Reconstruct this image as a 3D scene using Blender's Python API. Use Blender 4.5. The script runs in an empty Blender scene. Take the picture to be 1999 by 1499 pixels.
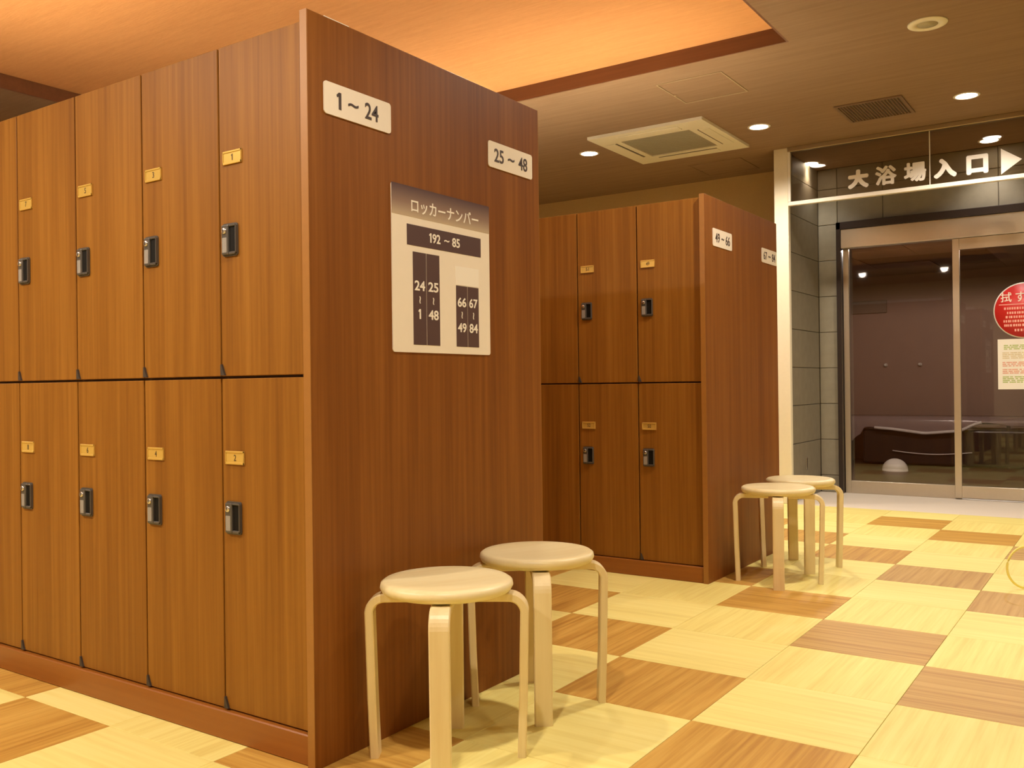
import bpy, bmesh, math, random
from mathutils import Matrix, Vector, Euler

random.seed(7)
scene = bpy.context.scene
C = scene.collection

# ------------------------------------------------------------------ camera
FPX, YAW, PITCH, ROLL, CAM_H = 1795.4, 0.59878, 0.001482, -0.012117, 0.9415
cam_d = bpy.data.cameras.new('camera')
cam = bpy.data.objects.new('camera', cam_d)
C.objects.link(cam)
cam_d.sensor_fit = 'HORIZONTAL'
cam_d.sensor_width = 36.0
cam_d.lens = 36.0 * FPX / 1999.0
cam_d.clip_start = 0.05
fw = Vector((-math.sin(YAW) * math.cos(PITCH), math.cos(YAW) * math.cos(PITCH), math.sin(PITCH)))
rt = Vector((math.cos(YAW), math.sin(YAW), 0))
up = rt.cross(fw)
rt2 = rt * math.cos(ROLL) + up * math.sin(ROLL)
up2 = -rt * math.sin(ROLL) + up * math.cos(ROLL)
m = Matrix.Identity(4)
for i in range(3):
    m[i][0], m[i][1], m[i][2] = rt2[i], up2[i], -fw[i]
m[0][3], m[1][3], m[2][3] = 0, 0, CAM_H
cam.matrix_world = m
scene.camera = cam
scene.cycles.max_bounces = 6
scene.cycles.diffuse_bounces = 4
scene.cycles.glossy_bounces = 3
scene.cycles.caustics_reflective = False
scene.cycles.caustics_refractive = False

# ------------------------------------------------------------------ world, exposure, lamp levels
world = bpy.data.worlds.new('world')
scene.world = world
world.use_nodes = True
world.node_tree.nodes['Background'].inputs[0].default_value = (0.0, 0.0, 0.0, 1)
world.node_tree.nodes['Background'].inputs[1].default_value = 0.0
vs = scene.view_settings
vs.view_transform = 'Standard'
vs.look = 'None'
vs.exposure = 0.0
vs.gamma = 1.0
vs.use_curve_mapping = False

WARM = (1.0, 0.86, 0.70)
NEUTRAL = (1.0, 0.90, 0.80)
P_MAIN, P_FRONT, P_AISLE, P_VEST, P_INNER = 160, 230, 45, 22, 70
UPLIGHT = 75.0

CEIL = 2.75
REC_X0, REC_X1, REC_Y0, REC_Y1, REC_Z = -5.59, -1.52, 0.45, 4.88, 2.837

# ------------------------------------------------------------------ node helpers
MATS = {}


def new_mat(name):
    mt = bpy.data.materials.new(name)
    mt.use_nodes = True
    nt = mt.node_tree
    b = nt.nodes['Principled BSDF']
    MATS[name] = mt
    return mt, nt, b


def plain(name, col, rough=0.5, metal=0.0, spec=0.5, noise=0.0, nscale=40.0, bump=0.0):
    mt, nt, b = new_mat(name)
    b.inputs['Roughness'].default_value = rough
    b.inputs['Metallic'].default_value = metal
    b.inputs['Specular IOR Level'].default_value = spec
    n = nt.nodes.new('ShaderNodeTexNoise')
    tc = nt.nodes.new('ShaderNodeTexCoord')
    nt.links.new(tc.outputs['Object'], n.inputs['Vector'])
    n.inputs['Scale'].default_value = nscale
    n.inputs['Detail'].default_value = 3
    mx = nt.nodes.new('ShaderNodeMix')
    mx.data_type = 'RGBA'
    d = max(0.0, 1 - noise)
    mx.inputs[6].default_value = (*[c * d for c in col], 1)
    mx.inputs[7].default_value = (*[min(1, c * (1 + noise)) for c in col], 1)
    nt.links.new(n.outputs['Fac'], mx.inputs[0])
    nt.links.new(mx.outputs[2], b.inputs['Base Color'])
    if bump:
        bp = nt.nodes.new('ShaderNodeBump')
        bp.inputs['Strength'].default_value = bump
        bp.inputs['Distance'].default_value = 0.002
        nt.links.new(n.outputs['Fac'], bp.inputs['Height'])
        nt.links.new(bp.outputs['Normal'], b.inputs['Normal'])
    return mt


def emit(name, col, strength):
    mt, nt, b = new_mat(name)
    b.inputs['Base Color'].default_value = (*col, 1)
    b.inputs['Emission Color'].default_value = (*col, 1)
    b.inputs['Emission Strength'].default_value = strength
    return mt


def streaky(name, cols, fine, broad, rough=0.4, spec=0.4, broad_mix=0.5, bump=0.05, rand=True, bdist=0.0006):
    """Wood-like grain: two stretched noises mixed into a ramp of colours. fine, broad: xyz scales in object space."""
    mt, nt, b = new_mat(name)
    N, L = nt.nodes, nt.links
    tc = N.new('ShaderNodeTexCoord')
    vec = tc.outputs['Object']
    if rand:
        oi = N.new('ShaderNodeObjectInfo')
        mul = N.new('ShaderNodeVectorMath')
        mul.operation = 'SCALE'
        cx = N.new('ShaderNodeCombineXYZ')
        for k in range(3):
            L.new(oi.outputs['Random'], cx.inputs[k])
        L.new(cx.outputs[0], mul.inputs[0])
        mul.inputs['Scale'].default_value = 37.0
        add = N.new('ShaderNodeVectorMath')
        add.operation = 'ADD'
        L.new(vec, add.inputs[0])
        L.new(mul.outputs[0], add.inputs[1])
        vec = add.outputs[0]
    fac = []
    for sc, det in ((fine, 4), (broad, 2)):
        mp = N.new('ShaderNodeMapping')
        mp.inputs['Scale'].default_value = sc
        L.new(vec, mp.inputs['Vector'])
        n = N.new('ShaderNodeTexNoise')
        n.inputs['Scale'].default_value = 1.0
        n.inputs['Detail'].default_value = det
        n.inputs['Roughness'].default_value = 0.6
        L.new(mp.outputs[0], n.inputs['Vector'])
        fac.append(n.outputs['Fac'])
    mx = N.new('ShaderNodeMix')
    mx.data_type = 'FLOAT'
    mx.inputs[0].default_value = broad_mix
    L.new(fac[0], mx.inputs[2])
    L.new(fac[1], mx.inputs[3])
    rp = N.new('ShaderNodeValToRGB')
    e = rp.color_ramp.elements
    lo, hi = 0.34, 0.66
    e[0].position, e[1].position = lo, hi
    e[0].color, e[1].color = (*cols[0], 1), (*cols[-1], 1)
    for k, c in enumerate(cols[1:-1]):
        q = e.new(lo + (hi - lo) * (k + 1) / (len(cols) - 1))
        q.color = (*c, 1)
    L.new(mx.outputs[0], rp.inputs[0])
    L.new(rp.outputs[0], b.inputs['Base Color'])
    b.inputs['Roughness'].default_value = rough
    b.inputs['Specular IOR Level'].default_value = spec
    if bump:
        bp = N.new('ShaderNodeBump')
        bp.inputs['Strength'].default_value = bump
        bp.inputs['Distance'].default_value = bdist
        L.new(fac[0], bp.inputs['Height'])
        L.new(bp.outputs['Normal'], b.inputs['Normal'])
    return mt


def glass_mat(name, tint, refl=1.0):
    mt, nt, b = new_mat(name)
    N, L = nt.nodes, nt.links
    N.remove(b)
    out = [n for n in N if n.type == 'OUTPUT_MATERIAL'][0]
    tr = N.new('ShaderNodeBsdfTransparent')
    tr.inputs[0].default_value = (*tint, 1)
    gl = N.new('ShaderNodeBsdfGlossy')
    gl.inputs['Roughness'].default_value = 0.02
    gl.inputs['Color'].default_value = (refl, refl, refl, 1)
    fr = N.new('ShaderNodeFresnel')
    fr.inputs['IOR'].default_value = 1.5
    ms = N.new('ShaderNodeMixShader')
    L.new(fr.outputs[0], ms.inputs[0])
    L.new(tr.outputs[0], ms.inputs[1])
    L.new(gl.outputs[0], ms.inputs[2])
    L.new(ms.outputs[0], out.inputs[0])
    return mt


# ------------------------------------------------------------------ materials
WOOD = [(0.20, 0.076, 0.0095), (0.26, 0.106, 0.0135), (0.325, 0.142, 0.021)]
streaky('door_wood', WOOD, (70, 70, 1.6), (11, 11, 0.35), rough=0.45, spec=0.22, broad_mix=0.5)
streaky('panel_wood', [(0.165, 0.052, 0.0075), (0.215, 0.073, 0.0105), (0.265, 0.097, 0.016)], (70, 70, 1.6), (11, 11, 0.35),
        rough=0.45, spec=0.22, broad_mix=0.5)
streaky('skirt_wood', [(0.26, 0.085, 0.012), (0.32, 0.112, 0.018)], (1.6, 60, 60), (0.4, 10, 10), rough=0.35, spec=0.4)
plain('edge_band', (0.34, 0.15, 0.03), 0.4, noise=0.08)
plain('gap_dark', (0.03, 0.012, 0.006), 0.8)
plain('carcass', (0.10, 0.04, 0.015), 0.7)
streaky('tile_light', [(0.77, 0.66, 0.22), (0.84, 0.745, 0.265), (0.88, 0.80, 0.32)], (2.2, 46, 46), (0.6, 9, 9), rough=0.5, spec=0.3, broad_mix=0.4)
streaky('tile_tan', [(0.74, 0.61, 0.19), (0.81, 0.71, 0.24), (0.85, 0.77, 0.29)], (2.2, 60, 60), (0.6, 12, 12), rough=0.5, spec=0.3, broad_mix=0.35)
streaky('tile_dark', [(0.40, 0.195, 0.034), (0.55, 0.315, 0.065), (0.65, 0.41, 0.10)], (2.0, 62, 62), (0.6, 14, 14), rough=0.5, spec=0.3, broad_mix=0.4)
streaky('tile_umber', [(0.38, 0.215, 0.065), (0.50, 0.315, 0.10), (0.58, 0.39, 0.14)], (2.0, 62, 62), (0.6, 14, 14), rough=0.5, spec=0.3, broad_mix=0.4)
plain('screed', (0.60, 0.50, 0.28), 0.8, noise=0.1)
plain('threshold_stone', (0.74, 0.66, 0.56), 0.6, noise=0.10, nscale=120)
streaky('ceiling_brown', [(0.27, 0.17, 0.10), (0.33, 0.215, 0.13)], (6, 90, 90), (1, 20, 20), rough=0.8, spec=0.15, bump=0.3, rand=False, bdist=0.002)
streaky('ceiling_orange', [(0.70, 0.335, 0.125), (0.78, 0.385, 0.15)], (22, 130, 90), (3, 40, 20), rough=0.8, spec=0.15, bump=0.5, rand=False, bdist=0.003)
streaky('recess_moulding', [(0.14, 0.055, 0.022), (0.19, 0.075, 0.03)], (1.5, 60, 60), (0.4, 10, 10), rough=0.5)
plain('wall_cream', (0.62, 0.46, 0.24), 0.8, noise=0.05, nscale=60, bump=0.1)
plain('wall_plain', (0.70, 0.60, 0.44), 0.8, noise=0.05, nscale=60, bump=0.1)
plain('post_cream', (0.86, 0.80, 0.64), 0.45, noise=0.03)
plain('white_metal', (0.86, 0.82, 0.74), 0.35, noise=0.02)
plain('stone', (0.25, 0.22, 0.16), 0.6, noise=0.16, nscale=14, bump=0.2)
plain('stone_pale', (0.30, 0.27, 0.20), 0.6, noise=0.16, nscale=14, bump=0.2)
plain('grout', (0.17, 0.14, 0.10), 0.9)
plain('dark_frame', (0.045, 0.032, 0.028), 0.35, metal=0.3)
plain('steel', (0.62, 0.56, 0.46), 0.32, metal=0.75, noise=0.03)
plain('bronze', (0.42, 0.32, 0.20), 0.38, metal=0.6, noise=0.03)
glass_mat('door_glass', (0.74, 0.69, 0.66))
glass_mat('transom_glass', (0.80, 0.74, 0.66))
plain('brass', (0.80, 0.54, 0.13), 0.3, metal=0.45, noise=0.03)
plain('brass_ink', (0.12, 0.07, 0.02), 0.6)
plain('lock_body', (0.115, 0.105, 0.095), 0.35, metal=0.35)
plain('lock_dark', (0.006, 0.005, 0.004), 0.7, spec=0.2)
plain('lock_label', (0.30, 0.28, 0.26), 0.45, noise=0.35, nscale=900)
plain('lock_chrome', (0.65, 0.62, 0.58), 0.25, metal=0.9)
plain('bumper', (0.045, 0.032, 0.025), 0.6)
plain('sign_cream', (0.84, 0.77, 0.66), 0.45, noise=0.02)
plain('sign_ink', (0.055, 0.035, 0.03), 0.5)
plain('sign_plum', (0.085, 0.045, 0.045), 0.45)
plain('sign_white', (0.88, 0.84, 0.76), 0.45)
plain('letter_white', (0.90, 0.87, 0.82), 0.4)
streaky('birch', [(0.75, 0.61, 0.32), (0.81, 0.70, 0.40), (0.85, 0.75, 0.46)], (3, 40, 40), (2, 9, 9), rough=0.35, spec=0.4, broad_mix=0.6)
streaky('birch_leg', [(0.75, 0.60, 0.32), (0.80, 0.67, 0.39), (0.84, 0.72, 0.45)], (40, 40, 3), (9, 9, 1), rough=0.35, spec=0.4, broad_mix=0.5)
plain('appliance', (0.80, 0.74, 0.58), 0.45, noise=0.02)
plain('grille', (0.40, 0.35, 0.22), 0.6)
plain('slot_dark', (0.10, 0.07, 0.04), 0.7)
plain('vent_brown', (0.20, 0.12, 0.06), 0.55)
plain('hatch_line', (0.42, 0.30, 0.17), 0.5)
emit('lamp_lens', (1.0, 0.93, 0.80), 28.0)
emit('uplight_tube', (1.0, 0.86, 0.62), UPLIGHT)
plain('inner_wall', (0.36, 0.235, 0.17), 0.6, noise=0.06, nscale=8)
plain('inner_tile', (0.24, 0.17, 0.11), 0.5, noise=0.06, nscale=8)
plain('inner_floor', (0.10, 0.06, 0.035), 0.35, noise=0.2, nscale=6)
plain('inner_dark', (0.035, 0.02, 0.015), 0.5)
plain('vinyl', (0.30, 0.225, 0.21), 0.22, spec=0.6, noise=0.1, nscale=6)
plain('rim_highlight', (0.80, 0.76, 0.72), 0.2, spec=0.6)  # white highlight of the glossy bench rims put into the colour
plain('dark_drape', (0.035, 0.022, 0.018), 0.3, spec=0.5)
plain('white_plastic', (0.90, 0.88, 0.80), 0.3)
plain('red_print', (0.62, 0.025, 0.02), 0.4)
plain('pink_print', (0.85, 0.45, 0.38), 0.45)
plain('paper', (0.86, 0.84, 0.76), 0.6)
plain('print_green', (0.45, 0.55, 0.22), 0.6, noise=0.4, nscale=90)
plain('print_red', (0.75, 0.42, 0.32), 0.6, noise=0.3, nscale=90)
plain('print_tan', (0.70, 0.62, 0.42), 0.6, noise=0.3, nscale=90)
plain('yellow_cord', (0.92, 0.82, 0.22), 0.4)
plain('baseboard_brown', (0.22, 0.09, 0.03), 0.5, noise=0.1)


def header_print():
    """Flat print of the map board's header: plum fading to cream."""
    mt, nt, b = new_mat('sign_header')
    N, L = nt.nodes, nt.links
    tc = N.new('ShaderNodeTexCoord')
    sp = N.new('ShaderNodeSeparateXYZ')
    L.new(tc.outputs['Generated'], sp.inputs[0])
    rp = N.new('ShaderNodeValToRGB')
    e = rp.color_ramp.elements
    e[0].position, e[0].color = 0.0, (0.50, 0.40, 0.28, 1)
    e[1].position, e[1].color = 1.0, (0.075, 0.035, 0.04, 1)
    q = e.new(0.45)
    q.color = (0.26, 0.17, 0.13, 1)
    L.new(sp.outputs[1], rp.inputs[0])
    L.new(rp.outputs[0], b.inputs['Base Color'])
    b.inputs['Roughness'].default_value = 0.45


header_print()


# ------------------------------------------------------------------ geometry helpers
class Geo:
    """Collects shapes; build() links them as one mesh object."""

    def __init__(self):
        self.bm = bmesh.new()
        self.mats = []

    def mi(self, name):
        if name not in self.mats:
            self.mats.append(name)
        return self.mats.index(name)

    def box(self, x0, x1, y0, y1, z0, z1, mat, bevel=0.0, seg=1):
        i = self.mi(mat)
        v = [self.bm.verts.new(p) for p in ((x0, y0, z0), (x1, y0, z0), (x1, y1, z0), (x0, y1, z0),
                                            (x0, y0, z1), (x1, y0, z1), (x1, y1, z1), (x0, y1, z1))]
        fs = [self.bm.faces.new([v[a] for a in q]) for q in ((3, 2, 1, 0), (4, 5, 6, 7), (0, 1, 5, 4), (1, 2, 6, 5), (2, 3, 7, 6), (3, 0, 4, 7))]
        for f in fs:
            f.material_index = i
        if bevel:
            ed = list({e for f in fs for e in f.edges})
            r = bmesh.ops.bevel(self.bm, geom=ed, offset=bevel, segments=seg, affect='EDGES', profile=0.5)
            for f in r['faces']:
                f.material_index = i
        return self

    def prism(self, pts, w0, w1, mat, axes='xyz'):
        """Extrude polygon pts (u, v) from w0 to w1; axes names where u, v, w go."""
        i = self.mi(mat)
        ix = ['xyz'.index(a) for a in axes]

        def mk(u, v, w):
            p = [0, 0, 0]
            p[ix[0]], p[ix[1]], p[ix[2]] = u, v, w
            return self.bm.verts.new(p)
        a = [mk(u, v, w0) for u, v in pts]
        b = [mk(u, v, w1) for u, v in pts]
        n = len(pts)
        fs = [self.bm.faces.new(a[::-1]), self.bm.faces.new(b)]
        for k in range(n):
            fs.append(self.bm.faces.new((a[k], a[(k + 1) % n], b[(k + 1) % n], b[k])))
        for f in fs:
            f.material_index = i
        return self

    def lathe(self, prof, mat, n=40, c=(0, 0, 0), smooth=True):
        """Spin profile (r, z) about z."""
        i = self.mi(mat)
        rings = []
        for r, z in prof:
            if r < 1e-6:
                rings.append([self.bm.verts.new((c[0], c[1], c[2] + z))])
            else:
                rings.append([self.bm.verts.new((c[0] + r * math.cos(2 * math.pi * k / n), c[1] + r * math.sin(2 * math.pi * k / n), c[2] + z)) for k in range(n)])
        for a, b in zip(rings, rings[1:]):
            for k in range(n):
                q = (k + 1) % n
                if len(a) == 1 and len(b) == 1:
                    continue
                if len(a) == 1:
                    f = self.bm.faces.new((a[0], b[k], b[q]))
                elif len(b) == 1:
                    f = self.bm.faces.new((a[k], a[q], b[0]))
                else:
                    f = self.bm.faces.new((a[k], a[q], b[q], b[k]))
                f.material_index = i
                f.smooth = smooth
        return self

    def tube(self, pts, r, mat, n=8, closed=False):
        i = self.mi(mat)
        P = [Vector(p) for p in pts]
        rings = []
        m_ = len(P)
        up_ = Vector((0, 0, 1))
        for k, p in enumerate(P):
            if closed:
                t = P[(k + 1) % m_] - P[k - 1]
            else:
                t = P[min(k + 1, m_ - 1)] - P[max(k - 1, 0)]
            t.normalize()
            ref = up_ if abs(t.z) < 0.95 else Vector((1, 0, 0))
            a = t.cross(ref).normalized()
            b = t.cross(a).normalized()
            rings.append([self.bm.verts.new(p + a * r * math.cos(2 * math.pi * q / n) + b * r * math.sin(2 * math.pi * q / n)) for q in range(n)])
        for k in range(m_ if closed else m_ - 1):
            A, B = rings[k], rings[(k + 1) % m_]
            for q in range(n):
                f = self.bm.faces.new((A[q], A[(q + 1) % n], B[(q + 1) % n], B[q]))
                f.material_index = i
                f.smooth = True
        if not closed:
            for R_ in (rings[0], rings[-1]):
                f = self.bm.faces.new(R_)
                f.material_index = i
        return self

    def raw(self, verts, faces, mat, M=None):
        i = self.mi(mat)
        V = [self.bm.verts.new(M @ Vector(v) if M else v) for v in verts]
        for f in faces:
            try:
                q = self.bm.faces.new([V[k] for k in f])
                q.material_index = i
            except ValueError:
                pass
        return self

    def mesh(self, name):
        bmesh.ops.recalc_face_normals(self.bm, faces=self.bm.faces[:])
        me = bpy.data.meshes.new(name)
        self.bm.to_mesh(me)
        self.bm.free()
        for n in self.mats:
            me.materials.append(MATS[n])
        return me

    def build(self, name, parent=None, loc=(0, 0, 0), rot=None):
        return put(name, self.mesh(name), parent, loc, rot)


def put(name, me, parent=None, loc=(0, 0, 0), rot=None):
    o = bpy.data.objects.new(name, me)
    C.objects.link(o)
    if parent is not None:
        o.parent = parent
    o.location = loc
    if rot is not None:
        o.rotation_euler = rot
    return o


def tag(o, label, cat, group=None):
    o['label'] = label
    o['category'] = cat
    if group:
        o['group'] = group
    return o


def thing(name, label, cat, loc=(0, 0, 0), rot=(0, 0, 0), group=None):
    o = bpy.data.objects.new(name, None)
    C.objects.link(o)
    o.empty_display_size = 0.05
    o.location = loc
    o.rotation_euler = rot
    return tag(o, label, cat, group)


def struct(o, label=None):
    o['kind'] = 'structure'
    if label:
        o['label'] = label
    return o


def text_geo(body, w, h, weight=0.0, italic=0.0):
    """Outline text as flat geometry centred on the origin, fitted to w x h (None keeps the natural ratio)."""
    cu = bpy.data.curves.new('tmp_text', 'FONT')
    cu.body = body
    cu.size = 1.0
    cu.offset = weight
    cu.shear = italic
    cu.resolution_u = 4
    o = bpy.data.objects.new('tmp_text', cu)
    C.objects.link(o)
    bpy.context.view_layer.update()
    dg = bpy.context.evaluated_depsgraph_get()
    me = bpy.data.meshes.new_from_object(o.evaluated_get(dg))
    vs_ = [v.co.copy() for v in me.vertices]
    fs_ = [tuple(p.vertices) for p in me.polygons]
    bpy.data.objects.remove(o)
    bpy.data.curves.remove(cu)
    bpy.data.meshes.remove(me)
    if not vs_:
        return [], []
    x0, x1 = min(v.x for v in vs_), max(v.x for v in vs_)
    y0, y1 = min(v.y for v in vs_), max(v.y for v in vs_)
    sx = w / (x1 - x0) if w else None
    sy = h / (y1 - y0) if h else None
    sx = sx or sy
    sy = sy or sx
    return [((v.x - (x0 + x1) / 2) * sx, (v.y - (y0 + y1) / 2) * sy, 0.0) for v in vs_], fs_


def solid_text(g, body, cx, cy, z, w, h, mat, weight=0.0, t=0.0008):
    """Text with a little thickness, in the XY plane at height z, added to Geo g."""
    if body == '1':                       # a figure one with a flag
        sw = 0.21 * h
        fl_ = max(0.17 * h, 0.003)
        pts_ = [(sw / 2, -h / 2), (sw / 2, h / 2), (-sw / 2 + 0.02 * h, h / 2), (-sw / 2 - fl_, h / 2 - 0.17 * h), (-sw / 2 - fl_ * 0.75, h / 2 - 0.31 * h), (-sw / 2, h / 2 - 0.24 * h), (-sw / 2, -h / 2)]
        g.prism([(cx + a, cy + b) for a, b in pts_], z, z + t, mat)
        return
    v, f = text_geo(body, w, h, weight)
    if not f:
        return
    n = len(v)
    V = [(p[0] + cx, p[1] + cy, z) for p in v] + [(p[0] + cx, p[1] + cy, z + t) for p in v]
    F = [tuple(reversed(q)) for q in f] + [tuple(k + n for k in q) for q in f]
    cnt = {}
    for q in f:
        for a, b in zip(q, q[1:] + q[:1]):
            cnt[(a, b)] = 1
    for (a, b) in cnt:
        if (b, a) not in cnt:
            F.append((a, b, b + n, a + n))
    g.raw(V, F, mat)


def rounded_rect(x0, x1, y0, y1, r, n=5):
    pts = []
    for cx, cy, a0 in ((x1 - r, y1 - r, 0), (x0 + r, y1 - r, 90), (x0 + r, y0 + r, 180), (x1 - r, y0 + r, 270)):
        for k in range(n + 1):
            a = math.radians(a0 + 90 * k / n)
            pts.append((cx + r * math.cos(a), cy + r * math.sin(a)))
    return pts


FACE_X = Matrix(((0, 0, 1), (1, 0, 0), (0, 1, 0))).to_euler()     # flat things that face +x: local x -> y, y -> z
FACE_NY = Euler((math.pi / 2, 0, 0))                              # flat things that face -y: local x -> x, y -> z

# ------------------------------------------------------------------ floor
PX, PY = 0.45, 0.434
GX, GY = -1.495, 2.40
TH = 0.006
BANKS = [(-1.68, 1.585, 2.637), (-1.68, 4.075, 5.113)]
g = Geo()
g.box(-7.0, 2.0, -2.2, 7.07, -0.12, -TH - 0.0005, 'screed')
floor = struct(g.build('floor'), 'pale and brown checkered tile floor')


def tile_mesh(mat, PY=PY):
    q = Geo()
    e = 0.0006
    q.box(-PX / 2 + e, PX / 2 - e, -PY / 2 + e, PY / 2 - e, -TH, 0, mat, bevel=0.0009)
    return q.mesh('floor_tile')


def tile_mesh_turned(mat, PY=PY):
    q = Geo()
    e = 0.0006
    q.box(-PY / 2 + e, PY / 2 - e, -PX / 2 + e, PX / 2 - e, -TH, 0, mat, bevel=0.0009)
    return q.mesh('floor_tile')


PYN = 0.455
TM = {k: (tile_mesh(k), tile_mesh_turned(k), tile_mesh(k, PYN), tile_mesh_turned(k, PYN)) for k in ('tile_light', 'tile_tan', 'tile_dark', 'tile_umber')}
for i in range(-7, 6):
    for j in range(-8, 11):
        x0, y0 = GX + i * PX, GY + j * PY
        x1, y1 = x0 + PX, y0 + PY
        if j < 0:
            y0, y1 = GY + j * PYN, GY + (j + 1) * PYN
        if y1 > 7.20:
            continue
        if any(x1 < bx - 0.03 and y0 > b0 + 0.02 and y1 < b1 for bx, b0, b1 in BANKS):
            continue
        s = i + j
        if s % 3 == 0:
            kind = 'tile_umber' if (i >= 2 or (i, j) in ((1, 2), (1, 5))) else 'tile_dark'
        else:
            kind = 'tile_light' if s % 2 else 'tile_tan'
        turn = s % 2 == 0
        if y1 > 7.07:
            kind = 'tile_tan' if s % 2 else 'tile_light'
            key = (kind, 'cut')
            if key not in TM:
                q = Geo()
                q.box(-PX / 2 + 0.0006, PX / 2 - 0.0006, 0.0006, 7.0715 - y0, -TH, 0, kind, bevel=0.0009)
                TM[key] = q.mesh('floor_tile')
            put('floor_tile', TM[key], floor, ((x0 + x1) / 2, y0, 0))
            continue
        o = put('floor_tile', TM[kind][(1 if turn else 0) + (2 if j < 0 else 0)], floor, ((x0 + x1) / 2, (y0 + y1) / 2, 0))
        if turn:
            o.rotation_euler = (0, 0, math.pi / 2)
g = Geo()
g.box(-2.335, 2.0, 7.072, 8.05, -0.12, 0.0, 'threshold_stone')
struct(g.build('floor_threshold'), 'pale stone threshold in front of the sliding doors')

# ------------------------------------------------------------------ ceiling with its shallow recess
g = Geo()
T = 0.25
XL, XR, YB, YT = -7.0, 2.0, -2.2, 8.0
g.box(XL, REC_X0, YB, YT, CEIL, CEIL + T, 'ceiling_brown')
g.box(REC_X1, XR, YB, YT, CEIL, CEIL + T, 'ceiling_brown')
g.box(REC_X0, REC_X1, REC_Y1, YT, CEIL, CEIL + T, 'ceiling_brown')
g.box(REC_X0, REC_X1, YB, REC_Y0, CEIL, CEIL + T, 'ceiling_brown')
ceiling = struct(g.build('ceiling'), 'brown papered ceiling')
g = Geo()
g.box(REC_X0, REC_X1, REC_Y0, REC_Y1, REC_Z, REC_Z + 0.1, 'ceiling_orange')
struct(g.build('ceiling_recess'), 'orange papered recess in the ceiling')
for k, (a, b, c, d) in enumerate(((REC_X0, REC_X1, REC_Y1 - 0.012, REC_Y1), (REC_X0, REC_X0 + 0.012, REC_Y0, REC_Y1 - 0.012),
                                  (REC_X1 - 0.012, REC_X1, REC_Y0, REC_Y1 - 0.012), (REC_X0 + 0.012, REC_X1 - 0.012, REC_Y0, REC_Y0 + 0.012))):
    g = Geo()
    g.box(a, b, c, d, CEIL, REC_Z, 'recess_moulding')
    struct(g.build('trim_%d' % (k + 1)), 'dark wooden edge of the ceiling recess')

# ------------------------------------------------------------------ walls
WY = 7.79
g = Geo()
g.box(-7.0, -2.335, WY, WY + 0.15, 0, CEIL, 'wall_cream')
struct(g.build('wall_back'), 'cream back wall behind the second locker bank')
g = Geo()
g.box(-6.98, -2.337, WY - 0.014, WY, 0, 0.075, 'baseboard_brown', 0.003)
struct(g.build('baseboard_back'))
g = Geo()
g.box(-7.15, -7.0, -2.2, WY, 0, CEIL, 'wall_cream')
struct(g.build('wall_left'))
g = Geo()
g.box(2.0, 2.15, -2.2, 8.0, 0, CEIL, 'wall_plain')
struct(g.build('wall_right'))
g = Geo()
g.box(-7.0, 2.0, -2.35, -2.2, 0, CEIL, 'wall_plain')
struct(g.build('wall_front'))

# stone side wall and stone wall around the sliding doors: grout body plus single stone tiles
CH = 0.304
Z0 = 0.145 - CH
SWX = -2.262
g = Geo()
g.box(-2.335, SWX - 0.012, 7.125, 8.15, 0, CEIL, 'grout')
side = struct(g.build('wall_side'), 'grey stone side wall between post and sliding doors')


def stone_mesh(dx, dy, dz, mat):
    q = Geo()
    q.box(0, dx, 0, dy, 0, dz, mat, bevel=0.0025)
    return q.mesh('stone_tile')


zz = [max(0.0, Z0 + k * CH) for k in range(11) if Z0 + k * CH < CEIL] + [CEIL]
zz = sorted(set(round(z, 4) for z in zz))
cache = {}


def stone(parent, x, y, z, dx, dy, dz, mat='stone'):
    key = (round(dx, 3), round(dy, 3), round(dz, 3), mat)
    if key not in cache:
        cache[key] = stone_mesh(dx, dy, dz, mat)
    put('stone_tile', cache[key], parent, (x, y, z))


for za, zb in zip(zz, zz[1:]):
    stone(side, SWX - 0.012, 7.127, za + 0.002, 0.012, 0.862, zb - za - 0.004)
DW0, DW1, DTOP = -2.102, -0.30, 2.28
DY = 8.0
g = Geo()
g.box(SWX - 0.012, DW0, DY + 0.012, DY + 0.15, 0, CEIL, 'grout')
g.box(DW0, DW1, DY + 0.012, DY + 0.15, DTOP, CEIL, 'grout')
g.box(DW1, 2.0, DY + 0.012, DY + 0.15, 0, CEIL, 'grout')
ent = struct(g.build('wall_entrance'), 'grey stone wall around the sliding doors')
JX = [SWX, DW0, -1.735, -0.885, DW1, 0.3, 1.15, 2.0]
for za, zb in zip(zz, zz[1:]):
    stone(ent, SWX + 0.001, DY, za + 0.002, DW0 - SWX - 0.003, 0.012, zb - za - 0.004, 'stone_pale')
    for xa, xb in zip(JX[4:], JX[5:]):
        stone(ent, xa + 0.002, DY, za + 0.002, xb - xa - 0.004, 0.012, zb - za - 0.004)
for za, zb in ((DTOP, 2.577), (2.577, CEIL)):
    for xa, xb in zip(JX[1:4], JX[2:5]):
        stone(ent, xa + 0.002, DY, za + 0.002, xb - xa - 0.004, 0.012, zb - za - 0.004)

# post
g = Geo()
g.box(-2.335, -2.225, 7.072, 7.125, 0, CEIL, 'post_cream', 0.004)
post = struct(g.build('pillar'), 'cream post at the bath entrance')

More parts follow.
